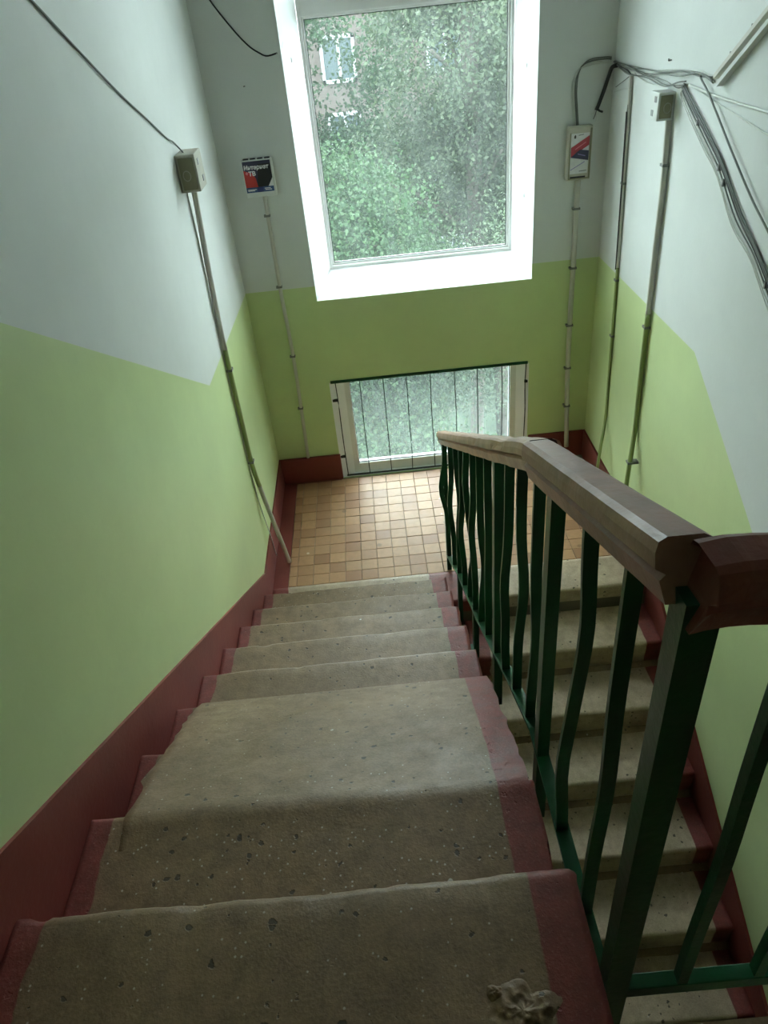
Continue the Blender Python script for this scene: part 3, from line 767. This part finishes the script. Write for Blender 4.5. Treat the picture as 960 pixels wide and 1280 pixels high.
bundle('cable_branch', 'short grey wires slanting from the corner down to the thin pipe', [
    ([(B - .002, 1.33, 2.435), (B - .004, 1.18, 2.43), (B - .004, 1.10, 2.41), (X2 - .012, 1.085, 2.36), (X2 - .022, 1.06, 2.15)], .004, 'wireblack'),
    ([(B, 1.33, 2.335), (B, 1.22, 2.37), (B - .004, 1.12, 2.40)], .002, 'wiregrey'),
    ([(B, 1.345, 2.31), (B, 1.22, 2.335), (B - .006, 1.06, 2.352)], .002, 'wirewhite'),
    ([(X2 - .021, 1.072, 2.25), (X2 - .021, 1.045, 1.95), (X2 - .020, 1.02, 1.60), (X2 - .019, 1.012, 1.46)], .0045, 'wireblack')])
bl = []
SP = [(.40, 2.432), (.385, 2.418), (.10, 2.292), (-.07, 2.208), (-.28, 2.078), (-.46, 1.985), (-.62, 1.895), (-1.1, 1.62), (-1.8, 1.22)]
for o_, r, mt in ((0, .0034, 'wiregrey'), (.010, .0034, 'wiregrey'), (.019, .0042, 'wireblack'), (.038, .0030, 'wiregrey'), (.062, .0024, 'wirewhite'), (.073, .0020, 'wirewhite')):
    pts = []
    for i, (y, z) in enumerate(SP):
        q = o_ * (.25, .7, 1, .9, 1.1, .8, .9, 1, 1)[i] + random.uniform(-.002, .002)
        pts.append((B - (.002 if i else .004), y + .55 * q, z - .83 * q))
    bl.append((pts, r, mt))
cb = bundle('cable_bundle', 'thick bundle of dark and pale cables slanting down the white right wall', bl)
for y, z in ((.20, 2.335), (-.06, 2.21), (-.12, 2.165), (-.58, 1.915)):
    box('clip', (X2 - .014, y + .006, z - .036), (X2 - .0005, y + .016, z - .008), M['clip'], cb, .001)
cable('single_cable', [(B - .010, .235, 2.475), (B - .010, .215, 2.462), (B - .010, .111, 2.412), (B - .010, -.131, 2.27), (B - .010, -.356, 2.145), (B - .010, -.516, 2.07), (B - .010, -.772, 1.95), (B - .010, -1.4, 1.63)], .0040, M['wiregrey'],
      'single grey cable running down the right wall parallel to the thick bundle')
cable('single_cable.001', [(B, .36, 2.432), (B, .153, 2.421), (B, -.1, 2.416), (B, -.359, 2.413), (B, -.608, 2.408), (B, -1.5, 2.39)], .0055, M['wirewhite'],
      'upper of two pale cables running level along the right wall towards the viewer')
cable('single_cable.002', [(B + .002, .34, 2.430), (B + .002, .106, 2.401), (B + .002, -.154, 2.372), (B + .002, -.393, 2.344), (B + .002, -.662, 2.308), (B + .002, -1.5, 2.2)], .0032, M['wirewhite'],
      'lower and thinner of two pale cables fanning out along the right wall')
cd = empty('cable_duct', (X2 - .01, .1, 2.46), 'pair of grey ducts climbing the right wall to the upper right corner', 'cable duct')
for dy, dz, mt in ((0, .006, 'pvc'), (-.035, -.016, 'boxwhite')):
    v, f = sweep_geo([Vector((X2 - .014, .092 + dy, 2.478 + dz)), Vector((X2 - .014, -.23 + dy, 2.692 + dz)), Vector((X2 - .014, -.9 + dy, 3.14 + dz))], rect(.016, .024), Vector((1, 0, 0)))
    mesh('duct', v, f, M[mt], cd)
for t in (.2, .5): box('clip', (X2 - .010, .100 - .45 * t, 2.503 + .30 * t), (X2 - .0005, .108 - .45 * t, 2.511 + .30 * t), M['clip'], cd)
hook = tag(tube('wall_hook', [(X2 - .0005, .60, 2.505), (X2 - .014, .60, 2.505), (X2 - .014, .60, 2.512)], .003, M['clip']), 'tiny metal hook in the right wall above the loose wires', 'hook')
nail = tag(tube('nail', [(.214, YW, 2.516), (.214, YW - .010, 2.516), (.222, YW - .012, 2.518)], .003, M['clip']), 'small bent nail in the back wall above the printed box', 'nail')

# ------------------------------------------------------------------ outside
GZ = -7.0
def nrm(a): return a
tag(mesh('lawn', [(-30, YW + 2, GZ), (32, YW + 2, GZ), (32, 60, GZ), (-30, 60, GZ)], [(0, 1, 2, 3)], paint('lawn_green', (0.012, 0.022, 0.012), .9, .35, .5, 8)), kind='structure')
# apartment block across the yard
M['far_white'] = plain('building_white', (0.13, 0.135, 0.14), .8)
ab = empty('apartment_building', (2, 26, GZ), 'pale brick apartment block half hidden behind the trees outside', 'building')
wallm = paint('pale_brick', (0.040, 0.031, 0.028), .9, .15, .4, 12)
box('facade', (-16, 26, GZ), (20, 36, 5.4), wallm, ab); box('roof', (-16.4, 25.6, 5.4), (20.4, 36.4, 5.8), M['far_white'], ab)
wp = plain('building_window_dark', (0.03, 0.04, 0.045), .15, .6)
for r in range(5):
    for c in range(9):
        x = -14.55 + c * 3.6; z = -6.52 + r * 2.29
        bm = bmesh.new()
        for lo, hi in (((x, 25.93, z), (x + .11, 26, z + 1.4)), ((x + 1.08, 25.93, z), (x + 1.19, 26, z + 1.4)), ((x, 25.93, z), (x + 1.19, 26, z + .12)), ((x, 25.93, z + 1.28), (x + 1.19, 26, z + 1.4)), ((x + .58, 25.93, z), (x + .68, 26, z + 1.4))): box_bm(bm, lo, hi)
        wf = from_bm('window', bm, M['far_white'], ab)
        box('pane', (x + .1, 25.97, z + .1), (x + 1.1, 25.99, z + 1.3), wp, wf)
for r in range(1, 4):
    z = GZ + 1.0 + r * 2.9
    b = box('balcony', (7.6, 24.9, z - .25), (10.6, 26, z), M['far_white'], ab)
    for i in range(7): box('balcony_post', (7.62 + i * .48, 24.92, z), (7.70 + i * .48, 25.0, z + 1.0), M['far_white'], b)
    box('balcony_rail', (7.6, 24.9, z + .95), (10.6, 25.0, z + 1.05), M['far_white'], b)

def leaf_cloud(name, blobs, n, size, mat, parent, seed, aspect=.62, up=.6):
    """real leaves: folded two-quad blades spread through clumps inside ellipsoid blobs"""
    rnd = random.Random(seed); verts = []; 
    tot = sum(b[3] * b[4] * b[5] for b in blobs)
    for bx_, by_, bz_, rx, ry, rz in blobs:
        cnt = int(n * rx * ry * rz / tot); ncl = max(6, cnt // 70); cl = []
        while len(cl) < ncl:
            p = Vector((rnd.uniform(-1, 1), rnd.uniform(-1, 1), rnd.uniform(-1, 1)))
            if .25 < p.length < 1: cl.append(p)
        for i in range(cnt):
            c = cl[i % ncl]; d = Vector((rnd.gauss(0, 1), rnd.gauss(0, 1), rnd.gauss(0, .7))) * .24
            P = Vector((bx_ + c.x * rx, by_ + c.y * ry, bz_ + c.z * rz)) + d
            nv = Vector((rnd.gauss(0, 1), rnd.gauss(-.25, 1), rnd.gauss(up, .8))).normalized()
            t = nv.cross(Vector((rnd.gauss(0, 1), rnd.gauss(0, 1), rnd.gauss(-.6, 1)))).normalized(); s = nv.cross(t)
            L = size * rnd.uniform(.6, 1.25); wv = L * aspect / 2; fold = nv * wv * .35
            a, b_ = P - t * L * .5, P + t * L * .5
            m1, m2 = P - t * L * .08 + s * wv + fold, P - t * L * .08 - s * wv + fold
            verts += [a, m1, b_, m2]
    nq = len(verts) // 4; me = bpy.data.meshes.new(name)
    me.vertices.add(nq * 4); me.vertices.foreach_set('co', [c for v_ in verts for c in v_])
    tri = []
    for i in range(nq): k = 4 * i; tri += [k, k + 1, k + 2, k, k + 2, k + 3]
    me.loops.add(nq * 6); me.loops.foreach_set('vertex_index', tri)
    me.polygons.add(nq * 2); me.polygons.foreach_set('loop_start', [3 * i for i in range(nq * 2)])
    me.update(calc_edges=True); me.validate()
    o = put(name, me, parent, mat); o['kind'] = 'stuff'; return o

def tree(name, label, x, y, htop, blobs, n, size, mat, seed, tr=.16, aspect=.62):
    t = empty(name, (x, y, GZ), label, 'tree'); rnd = random.Random(seed)
    tube('trunk', [(x, y, GZ), (x + .1, y, GZ + (htop - GZ) * .4), (x - .05, y + .05, htop)], tr, M['bark'], t, 8, 6)
    for b in blobs:
        for k in range(4 if b[3] > 1.75 or len(blobs) < 5 else 0):
            e = (b[0] + rnd.uniform(-.6, .6) * b[3], b[1] + rnd.uniform(-.6, .6) * b[4], b[2] + rnd.uniform(-.2, .7) * b[5])
            z0 = max(GZ + 1.5, min(b[2] - b[5] * .6, htop - .2)); tube('branch', [(x, y, z0), ((x + e[0]) / 2, (y + e[1]) / 2, (z0 + e[2]) / 2 + .25), e], .035, M['bark'], t, 5, 4)
    leaf_cloud('crown', blobs, n, size, mat, t, seed, aspect); return t
lm1 = leaf_mat('maple_leaf', (0.010, 0.024, 0.011), (0.026, 0.046, 0.022))
lm2 = leaf_mat('birch_leaf', (0.014, 0.023, 0.014), (0.038, 0.048, 0.030))
lm3 = leaf_mat('pale_leaf', (0.024, 0.038, 0.025), (0.056, 0.072, 0.048))
lm4 = leaf_mat('deep_leaf', (0.007, 0.020, 0.009), (0.018, 0.036, 0.016))
tree('maple_tree', 'broad leaved bright green tree at the left outside the tall window', .2, 8.6, .6, [(.55, 8.2, -.2, 1.0, 1.3, 1.2), (-1.4, 8.8, .2, 1.5, 1.4, 1.4), (1.3, 9.2, -1.6, 1.3, 1.2, 1.0), (0.2, 8.8, -2.9, 1.9, 1.4, 1.1)], 110000, .062, lm1, 11, aspect=.8)
tree('birch_tree', 'tall grey green tree filling the upper right of the tall window', 3.0, 12.5, 3.4, [(3.0, 12.3, 1.7, 1.9, 1.7, 1.8), (2.4, 12.8, -.6, 2.3, 1.5, 1.5), (4.6, 13, .3, 2.0, 1.6, 2.2), (2.7, 13.2, 3.2, 1.7, 1.4, 1.2)], 52000, .095, lm2, 12, aspect=.55)
tree('willow_tree', 'pale fine leaved tree at the lower right outside the tall window', 2.9, 8.6, -.9, [(2.35, 8.4, -1.25, .95, 1.0, .8), (3.6, 8.8, -1.0, 1.0, 1.0, 1.2), (2.9, 9, -2.6, 1.6, 1.2, .9)], 24000, .075, lm3, 13, aspect=.4)
tree('lime_tree', 'dark green tree standing far behind the bright green one', -1.6, 17.5, 2.6, [(-2.6, 17.4, 1.2, 2.4, 1.8, 1.8), (.8, 18, -1.6, 2.5, 1.7, 1.8), (-3.2, 17.2, -3.5, 2.2, 1.7, 1.5), (.1, 18.6, -.55, 1.7, 1.0, .8), (1.35, 18.4, 1.3, .75, .8, 1.3), (-.3, 18.4, 2.35, 1.2, .8, .55), (-1.0, 18.3, .9, .9, .8, 1.0)], 60000, .12, lm4, 14)
tree('poplar_tree', 'dull green tree far behind at the right of the tall window', 6.0, 18.5, 3.6, [(5.2, 18.4, 2.3, 2.2, 1.6, 1.6), (4.2, 18.6, -1.2, 2.6, 1.6, 2.0), (7.4, 18.5, .5, 1.8, 1.6, 2.4)], 30000, .12, lm2, 15)
tree('low_tree', 'low spreading green tree below the window sill', .6, 6.2, -3.4, [(.9, 6.3, -3.0, 1.4, 1.1, .45), (2.1, 6.8, -4.4, 1.4, 1.2, .8), (-.6, 6.4, -4.6, 1.3, 1.1, .8)], 40000, .065, lm1, 16, aspect=.8)
